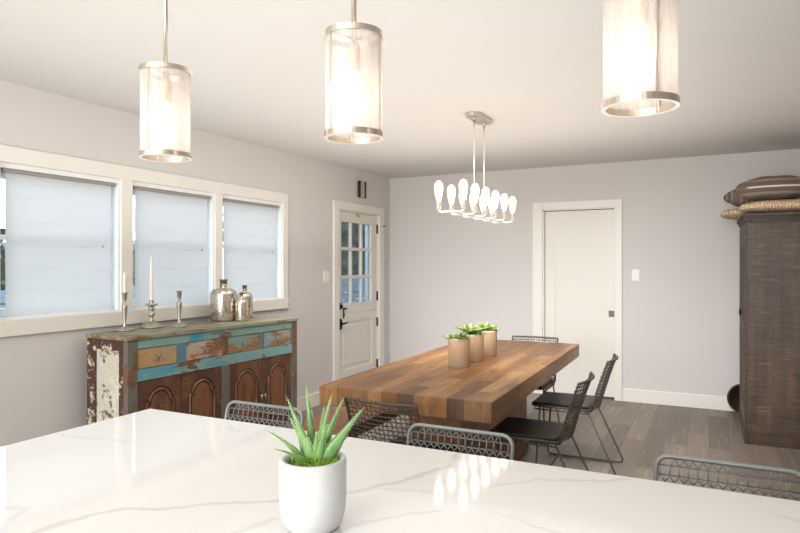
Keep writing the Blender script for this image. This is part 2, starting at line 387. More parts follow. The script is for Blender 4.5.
# ------------------------------------------------------------------ the setting
XL, YB, XR, YF, H = -3.51, 6.785, .90, -3.2, 2.6
def holes_wall(name, axis, p0, p1, u0, u1, z0, z1, holes, mat):
    us = sorted({u0, u1, *[h[0] for h in holes], *[h[1] for h in holes]}); zs = sorted({z0, z1, *[h[2] for h in holes], *[h[3] for h in holes]})
    m = MB()
    for a, b in zip(us, us[1:]):
        for c, d in zip(zs, zs[1:]):
            if any(h[0] <= (a+b)/2 <= h[1] and h[2] <= (c+d)/2 <= h[3] for h in holes): continue
            if axis == 'x': m.box(p0, p1, a, b, c, d)
            else: m.box(a, b, p0, p1, c, d)
    bmesh.ops.remove_doubles(m.b, verts=m.b.verts[:], dist=1e-5)
    seen = {}
    for f in m.b.faces: seen.setdefault(tuple(sorted(v.index for v in f.verts)), []).append(f)
    m.b.verts.index_update()
    return m.build(name, mat, kind='structure')

WIN = [(2.087, 2.876), (2.967, 3.754), (3.836, 4.627)]
WZ0, WZ1 = 1.096, 1.975
holes = [(a, b, WZ0, WZ1) for a, b in WIN] + [(5.597, 6.497, 0.0, 2.0)]
holes_wall('wall_left', 'x', XL-.14, XL, YF, YB+.14, 0.0, H, holes, M['wall'])
PD = (-1.625, -.877, 2.008)
holes_wall('wall_back', 'y', YB, YB+.14, XL, XR+.1, 0.0, H, [(PD[0], PD[1], 0.0, PD[2])], M['wall'])
w = MB(); w.box(XR, XR+.1, 3.4, YB, 0, H); w.box(XR, 3.2, 3.3, 3.4, 0, H); w.box(3.2, 3.3, YF, 3.4, 0, H)
w.build('wall_right', M['wall'], kind='structure')
MB().box(XL-.14, 3.3, YF-.1, YF, 0, H).build('wall_rear', M['wall'], kind='structure')
MB().box(XL-.14, 3.3, YF-.1, YB+.14, -.1, 0).build('floor', M['floor'], kind='structure')
def cz(x, y): return 2.468 + .009*(y-YB) + .002*(x-XL)
c = MB()
vs = [c.b.verts.new((x, y, z)) for (x, y) in ((XL-.14, YF-.1), (3.3, YF-.1), (3.3, YB+.14), (XL-.14, YB+.14)) for z in (cz(x, y), 2.8)]
for i in range(4):
    a, b = 2*i, 2*((i+1) % 4); c.b.faces.new((vs[a], vs[b], vs[b+1], vs[a+1]))
c.b.faces.new([vs[0], vs[2], vs[4], vs[6]]); c.b.faces.new([vs[1], vs[3], vs[5], vs[7]])
c.build('ceiling', M['ceil'], kind='structure')
BH, BT = .132, .016
for a, b in ((YF, 5.494), (6.60, YB)): MB().box(XL, XL+BT, a, b, 0, BH, .004).build('baseboard_left', M['trim'], kind='structure')
for a, b in ((XL+BT, -1.736), (-.80, XR)): MB().box(a, b, YB-BT, YB, 0, BH, .004).build('baseboard_back', M['trim'], kind='structure')

# window casing on the left wall
T = .02; m = MB()
m.box(XL, XL+T, 2.0, 4.702, WZ1, 2.066, .003); m.box(XL, XL+T+.006, 2.0, 4.702, 1.005, WZ0, .003)
for a, b in ((2.0, 2.087), (2.876, 2.967), (3.754, 3.836), (4.627, 4.702)): m.box(XL, XL+T, a, b, WZ0, WZ1, .003)
m.build('trim_1', M['trim'], kind='structure')
for i, (a, b) in enumerate(WIN):
    wn = thing('window_%d' % (i+1), None, None, (XL, a, WZ0), kind='structure')
    W, Hh = b-a, WZ1-WZ0
    f = MB()   # jamb liner and sash
    f.box(-.14, 0, 0, .012, 0, Hh); f.box(-.14, 0, W-.012, W, 0, Hh); f.box(-.14, 0, .012, W-.012, 0, .012); f.box(-.14, 0, .012, W-.012, Hh-.03, Hh)
    f.build('window_frame', M['sash'], wn)
    f = MB(); f.box(-.11, -.075, .012, .05, .012, Hh-.03, .003); f.box(-.11, -.075, W-.05, W-.012, .012, Hh-.03, .003)
    f.box(-.11, -.075, .05, W-.05, .012, .06, .003); f.box(-.11, -.075, .05, W-.05, Hh-.08, Hh-.03, .003); f.box(-.105, -.08, .05, W-.05, .45, .48, .003)
    f.build('sash', M['sash'], wn)
    MB().box(-.095, -.091, .05, W-.05, .06, Hh-.08).build('pane', M['glass'], wn)
    names = ['white roman shade in the window nearest the photo\'s left edge', 'white roman shade in the middle window behind the candlesticks', 'white roman shade in the window nearest the glazed door']
    sh = thing('roman_shade', names[i], 'window shade', (XL, a, WZ0), group='roman shades in the row of windows')
    MB().box(-.045, -.004, .03, W-.03, Hh-.052, Hh-.032, .002).build('headrail', M['headrail'], sh)
    pts = []; n = 6; zt, zb = Hh-.052, .006; st = (zt-zb)/n    # flat folds, each lapping slightly over the one below
    cl = MB()
    prof = []
    for k in range(n):
        z1 = zt-k*st; z0 = z1-st
        prof += [(-.0200, z1), (-.0192, z1-st*.5), (-.0180, z0+.003), (-.0188, z0+.001)]
    cl.grid(lambda u, v: (prof[round(v*(len(prof)-1))][0] + .0015*math.sin(u*9+v*20), .050+(W-.1)*u, prof[round(v*(len(prof)-1))][1]), 14, len(prof)-1, smooth=False)
    cl.build('shade_cloth', M['cloth'], sh)
    MB().lathe([(0, 0), (.006, .002), (.007, .008), (.0, .014)], 10, (-.008, W-.12, .42)).build('cord_knob', M['headrail'], sh)

# glazed Dutch door in the left wall
D0, D1, DZ = 5.597, 6.497, 2.0
m = MB(); m.box(XL, XL+T, D0-.103, D0, 0, 2.085, .003); m.box(XL, XL+T, D1, D1+.103, 0, 2.085, .003); m.box(XL, XL+T, D0, D1, DZ, 2.085, .003)
m.box(XL-.14, XL, D0, D0+.012, 0, DZ); m.box(XL-.14, XL, D1-.012, D1, 0, DZ); m.box(XL-.14, XL, D0, D1, DZ-.012, DZ)
m.build('trim_2', M['trim'], kind='structure')
dr = thing('door_1', None, None, (XL-.015, D0+.014, 0), kind='structure')
W = D1-D0-.028; g0, g1 = .078, .736    # glazed zone
up = MB(); X0, X1 = -.045, 0
up.box(X0, X1, 0, g0, .886, 1.984, .002); up.box(X0, X1, g1, W, .886, 1.984, .002)
up.box(X0, X1, g0, g1, 1.872, 1.984, .002); up.box(X0, X1, g0, g1, .886, .985, .002)
pw = (g1-g0-.07)/3; ph = (1.872-.985-.07)/3
for k in (1, 2):
    y = g0+k*pw+(k-1)*.035; up.box(X0+.008, X1-.004, y, y+.035, .985, 1.872, .003)
    z = .985+k*ph+(k-1)*.035; up.box(X0+.008, X1-.005, g0, g1, z, z+.035, .003)
up.build('upper_leaf', M['door'], dr)
lo = MB(); lo.box(X0, X1, 0, .085, .012, .880, .002); lo.box(X0, X1, .755, W, .012, .880, .002); lo.box(X0, X1, .085, .755, .785, .880, .002); lo.box(X0, X1, .085, .755, .012, .265, .002)
lo.box(X0+.006, X1-.014, .085, .755, .265, .785); lo.box(X0+.01, X1-.008, .125, .715, .305, .745, .006)
lo.build('lower_leaf', M['door'], dr)
MB().box(-.026, -.022, g0, g1, .985, 1.872).build('pane', M['door_glass'], dr)
for z in (1.83, 1.04, .735, .24):
    h = MB(); h.box(0, .004, W-.012, W+.014, z-.05, z+.05, .001); h.tube([(.008, W+.002, z-.055), (.008, W+.002, z+.055)], .007, 8)
    h.build('hinge', M['black'], dr, label='black hinge')
h = MB(); h.box(0, .016, .018, .060, .93, 1.0, .008); h.tube([(.012, .039, .965), (.036, .039, .965)], .011, 10); h.box(.03, .04, .03, .048, .945, .985, .003); h.build('deadbolt', M['black'], dr, label='black deadbolt')
h = MB(); h.box(0, .008, .11, .125, .83, .94, .002); h.box(.008, .018, .11, .165, .925, .945, .003); h.box(.008, .016, .108, .127, .86, .88, .002); h.build('slide_bolt', M['black'], dr, label='black slide bolt joining the two leaves')
h = MB()
h.prism([(.042+.034*math.cos(a*math.pi/10), .775+.06*math.sin(a*math.pi/10)) for a in range(20)], 0, .016)
h.tube([(.01, .039, .78), (.045, .039, .78), (.05, .05, .78), (.048, .09, .782), (.044, .135, .79)], [.011, .010, .010, .009, .006], 8); h.build('door_handle', M['black'], dr, label='black lever handle')
h = MB(); h.box(0, .012, .40, .425, 1.945, 1.975, .002); h.tube([(.012, .41, 1.955), (.03, .41, 1.95), (.03, .41, 1.93)], .003, 6); h.build('hook', M['brass'], dr, label='small brass hook')
h = MB(); yy = D1+.07-(D0+.014); h.tube([(.015+T, yy, 1.87), (.015+T+.022, yy, 1.87)], .005, 6); h.tube([(.015+T+.02, yy, 1.87), (.015+T+.03, yy, 1.87)], .008, 8)
h.build('stop_pin', M['black'], dr, label='small black stop pin')

# pocket door in the back wall
m = MB(); m.box(-1.734, PD[0], YB-T, YB, 0, 2.087, .003); m.box(PD[1], -.802, YB-T, YB, 0, 2.087, .003); m.box(PD[0], PD[1], YB-T, YB, PD[2], 2.087, .003)
m.box(PD[0], PD[0]+.012, YB, YB+.05, 0, PD[2]); m.box(PD[0], PD[1], YB, YB+.05, PD[2]-.012, PD[2])
m.build('trim_3', M['trim'], kind='structure')
dr = thing('door_2', None, None, (PD[0]+.012, YB+.05, 0), kind='structure'); W = PD[1]-PD[0]-.012
p = MB(); p.box(0, .11, 0, .04, .016, 1.99, .002); p.box(W-.11, W, 0, .04, .016, 1.99, .002); p.box(.11, W-.11, 0, .04, 1.88, 1.99, .002); p.box(.11, W-.11, 0, .04, .016, .255, .002)
p.box(.11, W-.11, .006, .035, .255, 1.88); p.build('door_panel', M['door'], dr)
h = MB(); h.box(W-.066, W-.008, -.003, 0, .86, .925, .001); h.box(W-.052, W-.022, -.005, -.003, .875, .91, .001); h.build('flush_pull', M['pull'], dr, label='square grey metal flush pull')
MB().box(-.012, W+.012, .05, .088, 0, PD[2]-.002).build('door_backing', M['bronze'], dr)

# switches and chime
def switch(name, label, loc, rotz, gang):
    o = thing(name, label, 'light switch', loc, rotz); w2 = .035 if gang == 1 else .058
    MB().box(-w2, w2, -.006, 0, -.058, .058, .003).build('cover_plate', M['plate'], o)
    for k in range(gang):
        x = 0 if gang == 1 else (-.023+.046*k)
        MB().box(x-.016, x+.016, -.010, -.006, -.033, .033, .002).build('rocker', M['plate'], o)
switch('light_switch', 'white single light switch on the back wall right of the pocket door', (-.672, YB, 1.30), 0, 1)
switch('light_switch', 'white double light switch on the wall left of the glazed door', (XL, 5.372, 1.287), R(90), 2)
ch = thing('wall_mounted_door_chime', 'small bronze framed door chime high on the wall over the glazed door', 'door chime', (XL, 6.07, 2.252))
MB().box(0, .028, -.047, .049, -.088, .088, .004).build('face_panel', M['chime'], ch)
for y0, y1 in ((-.076, -.046), (.048, .076)):
    MB().tube([(.022, (y0+y1)/2, -.092), (.022, (y0+y1)/2, .092)], .0155, 12).build('chime_tube', M['bronze'], ch, label='dark bronze side tube')

# ------------------------------------------------------------------ outside
MB().box(-16, XL-.15, -2, 22, -.35, -.15).build('outdoor_ground', M['ground'], kind='structure')
fn = MB()
for k in range(9): fn.box(-6.55, -6.5, 2.5, 17.5, -.15+k*.145, -.02+k*.145, .004)
fo = thing('garden_fence', 'blue grey board fence outside seen through the door glass', 'fence', (0, 0, 0))
fn.build('board', M['fence'], fo)
for k in range(8): MB().box(-6.62, -6.55, 2.6+k*2.1, 2.7+k*2.1, -.15, 1.2).build('post', M['fence'], fo)
MB().box(-4.64, -4.56, 8.16, 8.24, -.15, 2.6, .004).box(-4.67, -4.53, 8.13, 8.27, -.15, 0, .004).box(-4.67, -4.53, 8.13, 8.27, 2.4, 2.6, .004).build('porch_post', M['post'], None, label='white porch post outside seen in the right column of door panes', category='post')
def bush(name, label, cat, loc, rx, ry, rz, n, trunk):
    o = thing(name, label, cat, loc, group=None); b = MB(); r = random.Random(int(loc[1]*10))
    for _ in range(n):
        th, ph, q = r.random()*6.283, math.acos(2*r.random()-1), r.random()**.4
        p = Vector((rx*q*math.sin(ph)*math.cos(th), ry*q*math.sin(ph)*math.sin(th), trunk+rz+rz*q*math.cos(ph)))
        a = Vector((r.uniform(-1, 1), r.uniform(-1, 1), r.uniform(-1, 1))).normalized(); q2 = a.orthogonal().normalized(); s = r.uniform(.09, .2)
        v = [b.b.verts.new(p + k) for k in (-a*s, q2*s*.45, a*s, -q2*s*.45)]; b.b.faces.new(v)
    b.build('foliage', M['bush'], o, fixn=False)
    MB().tube([(0, 0, -.15), (.05, .03, trunk*.6), (0, 0, trunk+rz*.8)], [.12, .09, .05], 8).build('trunk', M['bronze'], o)
bush('garden_tree', 'dense dark tree behind the fence seen through the door glass', 'tree', (-9.5, 14.6, 0), 2.3, 3.4, 1.9, 6500, .4)
bush('garden_tree', 'small dark tree outside the windows behind the sideboard', 'tree', (-8.5, 6.0, 0), 1.2, 1.3, .8, 1500, .4)

# ------------------------------------------------------------------ island
isl = thing('island_cabinet', 'white painted kitchen island cabinet under the quartz worktop', 'kitchen island', (0, 0, 0))
MB().box(-1.40, 1.25, .52, 1.13, .10, .878, .003).build('carcass', M['white_cab'], isl)
MB().box(-1.34, 1.19, .56, 1.09, 0, .10).build('toe_kick', M['white_cab'], isl)
for k in range(4):
    x = -1.38+k*.655
    d = MB(); d.box(x, x+.645, 1.13, 1.15, .13, .86, .003)
    d.box(x, x+.07, 1.15, 1.158, .13, .86, .002); d.box(x+.575, x+.645, 1.15, 1.158, .13, .86, .002); d.box(x+.07, x+.575, 1.15, 1.158, .79, .86, .002); d.box(x+.07, x+.575, 1.15, 1.158, .13, .20, .002)
    d.build('back_panel', M['white_cab'], isl)
    d = MB(); d.box(x, x+.645, .50, .52, .13, .86, .003); d.build('door', M['white_cab'], isl)
MB().box(-1.681, 1.5, .42, 1.499, .880, .92, .003).build('island_worktop', M['quartz'], None, label='white quartz island worktop with soft grey veins in the foreground', category='worktop')

# ------------------------------------------------------------------ bar stools
def stool(loc, rz, label):
    o = thing('bar_stool', label, 'bar stool', loc, rz, 'grey wire bar stools at the island'); g = M['greywire']; w2 = .185
    def back_y(z): return -.175 - .05*max(0, (z-.62)/.225)
    zt, zb = .846, .61
    fr = [(-w2, back_y(zb), zb)]
    for z in (.66, .72, .78): fr.append((-w2, back_y(z), z))
    rc = .035
    for x, z in [(-w2+rc-rc*math.cos(R(a)), zt-rc+rc*math.sin(R(a))) for a in (0, 22, 45, 67, 90)]: fr.append((x, back_y(z), z))
    fr += [(-p[0], p[1], p[2]) for p in fr[::-1]]
    MB().tube(fr, .0068, 8).build('back_frame', g, o)
    me = MB(); n = 15; sp = 2*w2/n; rows = [zt, zt-.026, zt-.052, zt-.084, zt-.110, zt-.142, zt-.168, zt-.2]
    xs = lambda k: -w2+sp*(k+.5)
    for z in rows[1:]: me.tube([(-w2, back_y(z)-.004, z), (0, back_y(z)-.004, z), (w2, back_y(z)-.004, z)], .0026, 5)
    for k in range(n):
        x = xs(k)
        for i in range(len(rows)-1):
            z1, z0 = rows[i], rows[i+1]
            if i in (1, 3+0, 5) and i % 2: me.tube([(x, back_y(z1)+.003, z1), (x, back_y(z0)+.003, z0)], .0022, 5)
            else:
                for dx in (-sp/2, sp/2):
                    if i == 0: a, b = x+dx*(1 if abs(x+dx) < w2 else .6), x
                    elif i % 4 == 2 or True: a, b = x, x+dx
                    a = max(-w2, min(w2, a)); b = max(-w2, min(w2, b))
                    if i == 0 and abs(x+dx) > w2-.03: continue
                    if i == 0: me.tube([(a, back_y(z1)-.009, z1+.004), (a, back_y(z1)-.008, z1-.006), (b, back_y(z0)+.003, z0)], .0022, 5)
                    else:
                        zm = (z1+z0)/2
                        me.tube([(x, back_y(z1)+.003, z1), (b, back_y(zm)+.003, zm)], .0022, 5); me.tube([(b, back_y(zm)+.003, zm), (x, back_y(z0)+.003, z0)], .0022, 5)
    me.build('back_mesh', g, o)
    sf = [(-w2, -.17, .61), (-w2, .17, .615), (-w2+.03, .20, .615), (w2-.03, .20, .615), (w2, .17, .615), (w2, -.17, .61)]
    s = MB(); s.tube(sf, .0075, 8, closed=True)
    for k in range(1, 14): s.tube([(-w2+2*w2*k/14, -.17, .612), (-w2+2*w2*k/14, .20, .615)], .0022, 5)
    for k in range(1, 14): s.tube([(-w2, -.17+.37*k/14, .61), (w2, -.17+.37*k/14, .61)], .0022, 5)
    s.build('seat', g, o)
    for sx in (-1, 1):
        for sy, y0 in ((1, .18), (-1, -.16)):
            MB().tube([(sx*(w2-.01), y0, .61), (sx*(w2+.03), y0+sy*.035, .008)], .0075, 8).build('leg', g, o)
    f = MB(); f.tube([(-w2-.012, .197, .22), (w2+.012, .197, .22)], .0065, 8); f.tube([(-w2-.012, -.18, .22), (w2+.012, -.18, .22)], .0065, 8)
    for sx in (-1, 1): f.tube([(sx*(w2+.012), .197, .22), (sx*(w2+.012), -.18, .22)], .0065, 8)
    f.build('footrest', g, o)
    return o
st = stool((-1.573, 1.74, 0), R(180), 'grey wire bar stool at the island in front of the sideboard')
dup(st, (-.752, 1.74, 0), R(180), 'grey wire bar stool at the island in front of the dining table end')
dup(st, (.047, 1.74, 0), R(180), 'grey wire bar stool at the island nearest the dark armoire')

# ------------------------------------------------------------------ dining chairs
def dining_chair(loc, rz, label):
    o = thing('dining_chair', label, 'dining chair', loc, rz, 'dark wire dining chairs around the wooden table'); g = M['darkwire']; w2 = .192
    zt, zb = .768, .435
    def by(z): t = max(0, (z-zb)/(zt-zb)); return -.19 - .085*t - .02*t*t
    def yc(x, z): return by(z) - .034*(1-(x/w2)**2)
    zs = [zb+(zt-zb)*i/8 for i in range(9)]
    fr = [(-w2, by(z), z) for z in zs] + [(-w2+2*w2*k/12, yc(-w2+2*w2*k/12, zt), zt) for k in range(1, 12)] + [(w2, by(z), z) for z in zs[::-1]]
    MB().tube(fr, .0065, 8).build('back_frame', g, o)
    me = MB(); n = 16; sp = 2*w2/n
    for i in range(1, 15):
        z = zb+(zt-zb)*i/15
        me.tube([(-w2, by(z), z), (-.1, yc(-.1, z), z), (0, yc(0, z), z), (.1, yc(.1, z), z), (w2, by(z), z)], .0030, 5)
    for k in range(n):
        x = -w2+sp*(k+.5); pts = []
        for i in range(0, 16):
            z = zb+(zt-zb)*i/15; pts.append((max(-w2, min(w2, x + (.28*sp if (i//1) % 2 else -.28*sp)*(1 if k % 2 else -1))), yc(x, z)+.003, z))
        me.tube(pts, .0028, 5)
    for k in range(n+1):     # wire wraps over the top rail and the sides
        x = -w2+2*w2*k/n; me.tube([(x, yc(x, zt)-.009, zt-.004), (x, yc(x, zt), zt+.009), (x, yc(x, zt)+.009, zt-.004)], .003, 5)
    for k in range(12):
        z = zb+(zt-zb)*(k+.5)/12
        for sx in (-1, 1): me.tube([(sx*w2, by(z)-.009, z), (sx*(w2+.009), by(z), z), (sx*w2, by(z)+.009, z)], .003, 5)
    me.build('back_mesh', g, o)
    sf = MB(); sf.tube([(-w2, -.19, .435), (-w2, .18, .44), (-w2+.025, .205, .44), (w2-.025, .205, .44), (w2, .18, .44), (w2, -.19, .435)], .0065, 8, closed=True)
    for k in range(1, 16): sf.tube([(-w2+2*w2*k/16, -.19, .435), (-w2+2*w2*k/16, .2, .44)], .0022, 5)
    for k in range(1, 14): sf.tube([(-w2, -.19+.39*k/14, .436), (w2, -.19+.39*k/14, .436)], .0022, 5)
    for sx in (-1, 1):
        for k in range(13): sf.tube([(sx*w2, -.17+.028*k, .447), (sx*(w2+.006), -.157+.028*k, .43), (sx*w2, -.145+.028*k, .415)], .0022, 5)
        sf.tube([(sx*w2, -.18, .415), (sx*w2, .18, .418)], .004, 6)
    sf.build('seat', g, o)
    cu = MB(); cu.box(-.18, .18, -.175, .205, .443, .462, .008, seg=3); cu.build('seat_cushion', M['leather'], o, label='black seat cushion')
    for sx in (-1, 1):
        x = sx*(w2-.012)
        p = [(x, .15, .432), (x+sx*.012, .175, .03), (x+sx*.013, .165, .012), (x+sx*.014, .14, .008), (x+sx*.02, -.315, .008), (x+sx*.02, -.343, .012), (x+sx*.02, -.35, .03), (x, -.165, .432)]
        MB().tube(p, .006, 8).build('leg', g, o)
    s = MB(); s.tube([(-w2-.001, .10, .008), (w2+.001, .10, .008)], .005, 6); s.build('stretcher', g, o)
    return o
dc = dining_chair((-1.352, 2.835, 0), R(-3), 'dark wire dining chair at the table end nearest the island')
dup(dc, (-.915, 3.585, 0), R(90), 'dark wire dining chair on the long right side, nearer the island')
dup(dc, (-.89, 4.43, 0), R(91), 'dark wire dining chair on the long right side, nearer the pocket door')
dup(dc, (-1.325, 4.955, 0), R(180), 'dark wire dining chair at the far table end, only its top rail showing').scale = (1, 1, 1.025)

# ------------------------------------------------------------------ dining table, bench
dt = thing('dining_table', 'thick reclaimed wood dining table with a block plank top', 'dining table', (-1.405, 3.99, 0), R(.9))
MB().box(-.477, .477, -1.20, 1.20, .658, .76, .003, seg=1).build('tabletop', M['table'], dt)
b = MB(); b.box(-.165, .165, -.74, -.54, .06, .658, .004); b.box(-.165, .165, .54, .72, .06, .658, .004); b.box(-.10, .165, -.54, .54, .06, .658, .004); b.box(-.165, .17, -.78, .76, 0, .06, .004)
b.build('pedestal', M['pedestal'], dt)
be = thing('bench', 'low brown wooden bench along the left side of the dining table', 'bench', (-2.06, 3.98, 0))
MB().box(-.18, .18, -.95, .95, .38, .45, .004).build('bench_top', M['bench'], be)
for s in (-1, 1): MB().box(-.15, .15, s*.75-.05, s*.75+.05, 0, .38, .004).build('leg', M['bench'], be)

# ------------------------------------------------------------------ potted succulents on the table
def succulent(loc, seed, label, mats, kinds):
    o = thing('potted_succulent', label, 'potted plant', loc, 0, 'succulents in clay pots along the table'); r = random.Random(seed)
    MB().lathe([(0, 0), (.062, 0), (.068, .004), (.070, .17), (.0705, .180), (.066, .182), (.062, .178), (.060, .158), (0, .158)], 32).build('pot', M['clay'], o)
    MB().lathe([(.060, .160), (.03, .166), (0, .167)], 20).build('soil', M['soil'], o)
    for (cx, cy, cz_, sc, tilt, mi) in kinds:
        p = MB()
        for ring, (cnt, ang, ln) in enumerate(((4, 72, .55), (6, 50, .8), (8, 24, 1.0))):
            for k in range(cnt):
                th = 2*math.pi*(k+.5*ring)/cnt + r.uniform(-.15, .15); el = R(ang+r.uniform(-6, 6)); L = sc*ln*r.uniform(.9, 1.1); wd = L*.46
                d = Vector((math.cos(th)*math.cos(el), math.sin(th)*math.cos(el), math.sin(el))); sd = Vector((-math.sin(th), math.cos(th), 0)); up = d.cross(sd)*-1
                def fn(u, v, d=d, sd=sd, up=up, L=L, wd=wd):
                    w = wd*math.sin(math.pi*(.08+.92*u)**.8)*(1-.15*u)*.5 if u < .999 else 0.0
                    a = 2*math.pi*v
                    return tuple(Vector((cx, cy, cz_)) + d*(L*u) + up*(.12*L*u*u) + sd*(w*math.cos(a)) + up*(w*.35*math.sin(a)))
                p.grid(fn, 6, 8)
        p.build('rosette', mats[mi], o)
    return o
SM = [M['succ_light'], M['succ_dark']]
succulent((-1.417, 3.695, .76), 1, 'clay pot of low succulents, nearest the island of the three on the table', SM, [(-.035, -.02, .172, .075, 0, 0), (.03, -.02, .176, .070, 0, 1), (.005, .03, .178, .07, 0, 0)])
succulent((-1.412, 3.95, .76), 2, 'clay pot holding the broadest succulent rosette, middle of the three on the table', SM, [(-.025, -.01, .190, .105, 0, 0), (.035, -.01, .172, .07, 0, 1), (-.045, .02, .172, .075, 0, 1)])
succulent((-1.409, 4.23, .76), 3, 'clay pot with few upright succulent leaves, farthest from the island on the table', SM, [(-.02, 0, .178, .10, 0, 0), (.035, .005, .174, .075, 0, 0)])

# ------------------------------------------------------------------ potted aloe on the island
al = thing('potted_aloe', 'spiky green aloe in a white concrete pot on the island worktop', 'potted plant', (-.651, .952, .92))
MB().lathe([(0, 0), (.040, 0), (.044, .001), (.054, .012), (.059, .03), (.0615, .06), (.0615, .122), (.060, .127), (.054, .128), (.0505, .124), (.050, .112), (0, .112)], 48).build('pot', M['concrete'], al)
def moss_fn(u, v):
    a = 2*math.pi*v; q = u*.0495
    return (q*math.cos(a), q*math.sin(a), .117 + .008*(1-u*u) + .004*math.sin(q*700+3*math.sin(a*5))*(1-u))
MB().grid(moss_fn, 10, 28).build('soil', M['soil'], al)
r = random.Random(3); ms = MB()
for _ in range(700):
    a, q = r.random()*6.283, .047*math.sqrt(r.random()); x, y = q*math.cos(a), q*math.sin(a)
    if x < -.012 and r.random() < .6: continue
    p = Vector((x, y, .120+.006*(1-(q/.05)**2))); d = Vector((r.uniform(-1, 1), r.uniform(-1, 1), r.uniform(.5, 1.6))).normalized()*r.uniform(.006, .012); sd = d.orthogonal().normalized()*.0012
    ms.b.faces.new([ms.b.verts.new(p-sd), ms.b.verts.new(p+sd), ms.b.verts.new(p+d)])
ms.build('moss', M['moss'], al, fixn=False, kind='stuff', label='green moss tuft')
cs, sn = math.cos(R(26.4)), math.sin(R(26.4)); RV, FV, PX = Vector((cs, sn, 0)), Vector((-sn, cs, 0)), .001836
LEAVES = [(-47, 35, -.02, 11, -.15), (-36, 18, -.035, 10, -.3), (-28, 65, .01, 16, .10), (-10, 74, .035, 13, -.22), (17.5, 65, .03, 13, .1), (32, 66, .0, 15, .10), (52, 56, -.01, 23, .05),
          (35, 22, .03, 12, .1), (-5, 48, .045, 11, .1), (9, 52, .04, 11, .05), (-17, 50, -.02, 17, .13), (18, 44, -.03, 17, .14), (-4, 30, -.028, 14, .2), (38, 32, .015, 13, .1), (-27, 42, .03, 13, .1), (7, 36, -.03, 15, .2)]
for i, (dx, dy, dd, wpx, bow) in enumerate(LEAVES):
    tip = RV*(dx*PX) + FV*dd + Vector((0, 0, .128+dy*PX-.008)); ax = tip.copy(); ax.z = 0
    base = Vector((ax.x*.12, ax.y*.12, .112)) + RV*.003
    if ax.length < 1e-4: ax = RV.copy()
    L = (tip-base).length; mid = (base+tip)/2 + Vector((0, 0, 1))*(bow*L*.6) - ax.normalized()*(bow*L*.25)
    if bow < 0: mid = base + (tip-base)*.5 + Vector((0, 0, .16*L)) 
    wd = wpx*PX*.66
    def bez(t): return base*(1-t)**2 + mid*2*t*(1-t) + tip*t*t
    n = 12; rows = []; lf = MB()
    for k in range(n+1):
        t = k/n; c = bez(t); tg = (bez(min(1, t+.02))-bez(max(0, t-.02))).normalized()
        out = FV.cross(tg) if abs(FV.dot(tg)) < .9 else RV
        hz = Vector((-ax.y, ax.x, 0)).normalized()
        side = (hz*.22 + out.normalized()*(1 if out.dot(hz) >= 0 else -1)*.85); side = (side - tg*side.dot(tg)).normalized(); nr = side.cross(tg).normalized()
        w = wd*(1-t)**.85*(.8+.4*math.sin(math.pi*min(1, t*1.5+.15))) * .55 + .0002
        if nr.dot(ax.normalized()) < 0: nr = -nr
        rows.append((c, side, nr, w))
    ring = []
    for c, sd, nr, w in rows:
        ring.append([lf.b.verts.new(c+v) for v in (sd*w+nr*w*-.12, sd*w*.55+nr*w*.22, nr*w*.34, -sd*w*.55+nr*w*.22, -sd*w-nr*w*.12, nr*w*.12)])
    for A, B in zip(ring, ring[1:]):
        for k in range(6):
            f = lf.b.faces.new((A[k], A[(k+1) % 6], B[(k+1) % 6], B[k])); f.smooth = True
    lf.b.faces.new(ring[0]); lf.b.faces.new(ring[-1])
    for k in range(1, n*2-1):
        a = k/2; i0 = int(a); fr_ = a-i0
        c0, s0, n0, w0 = rows[i0]; c1, s1, n1, w1 = rows[min(n, i0+1)]
        c, sd, nr, w = c0.lerp(c1, fr_), s0.lerp(s1, fr_), n0.lerp(n1, fr_), w0+(w1-w0)*fr_
        tg = (rows[min(n, i0+1)][0]-rows[i0][0]).normalized()
        for sg in (-1, 1):
            e = c+sd*sg*w*.97; tb = .0008
            q = [lf.b.verts.new(e+tg*tb), lf.b.verts.new(e-tg*tb), lf.b.verts.new(e+nr*tb), lf.b.verts.new(e+sd*sg*.0016+tg*.0008)]
            for tri in ((0, 1, 3), (1, 2, 3), (2, 0, 3)):
                f = lf.b.faces.new([q[j] for j in tri]); f.material_index = 1
    lf.build('leaf', [M['aloe'], M['aloe_tooth']], al)

# ------------------------------------------------------------------ sideboard
sb = thing('sideboard', 'low distressed painted sideboard with blue rails and brown arched doors under the windows', 'sideboard', (-3.195, 3.33, 0), R(-3.2))
xf = .19
m = MB(); m.box(-.20, .203, -.782, .79, .957, .98, .003); m.build('top', M['sb_top'], sb)
MB().box(-.185, .165, -.75, .75, .12, .955).build('carcass', M['sb_side'], sb)
MB().box(.165, xf, -.70, .72, .902, .955, .002).build('upper_rail', M['sb_blue'], sb, label='bright blue worn rail')
MB().box(.165, xf+.004, -.70, .72, .708, .777, .002).build('lower_rail', M['sb_teal'], sb, label='teal worn rail')
MB().box(.165, xf, -.70, .72, .10, .16, .002).build('bottom_rail', M['sb_teal'], sb)
for (a, b), mt in (((-.77, -.70), 'sb_stile_slate'), ((.72, .785), 'sb_stile_slate')):
    MB().box(.15, xf+.003, a, b, 0, .955, .003).build('corner_post', M[mt], sb)
    MB().box(-.19, -.13, a, b, 0, .955, .003).build('corner_post', M['sb_side'], sb)
for (a, b), mt in (((-.40, -.335), 'sb_stile_blue'), ((-.013, .034), 'sb_stile_brown'), ((.356, .40), 'sb_stile_slate')):
    MB().box(.165, xf, a, b, .777, .902, .002).build('drawer_stile', M[mt], sb)
MB().box(.165, xf+.002, -.023, .048, .16, .708, .002).build('centre_post', M['sb_stile_slate'], sb)
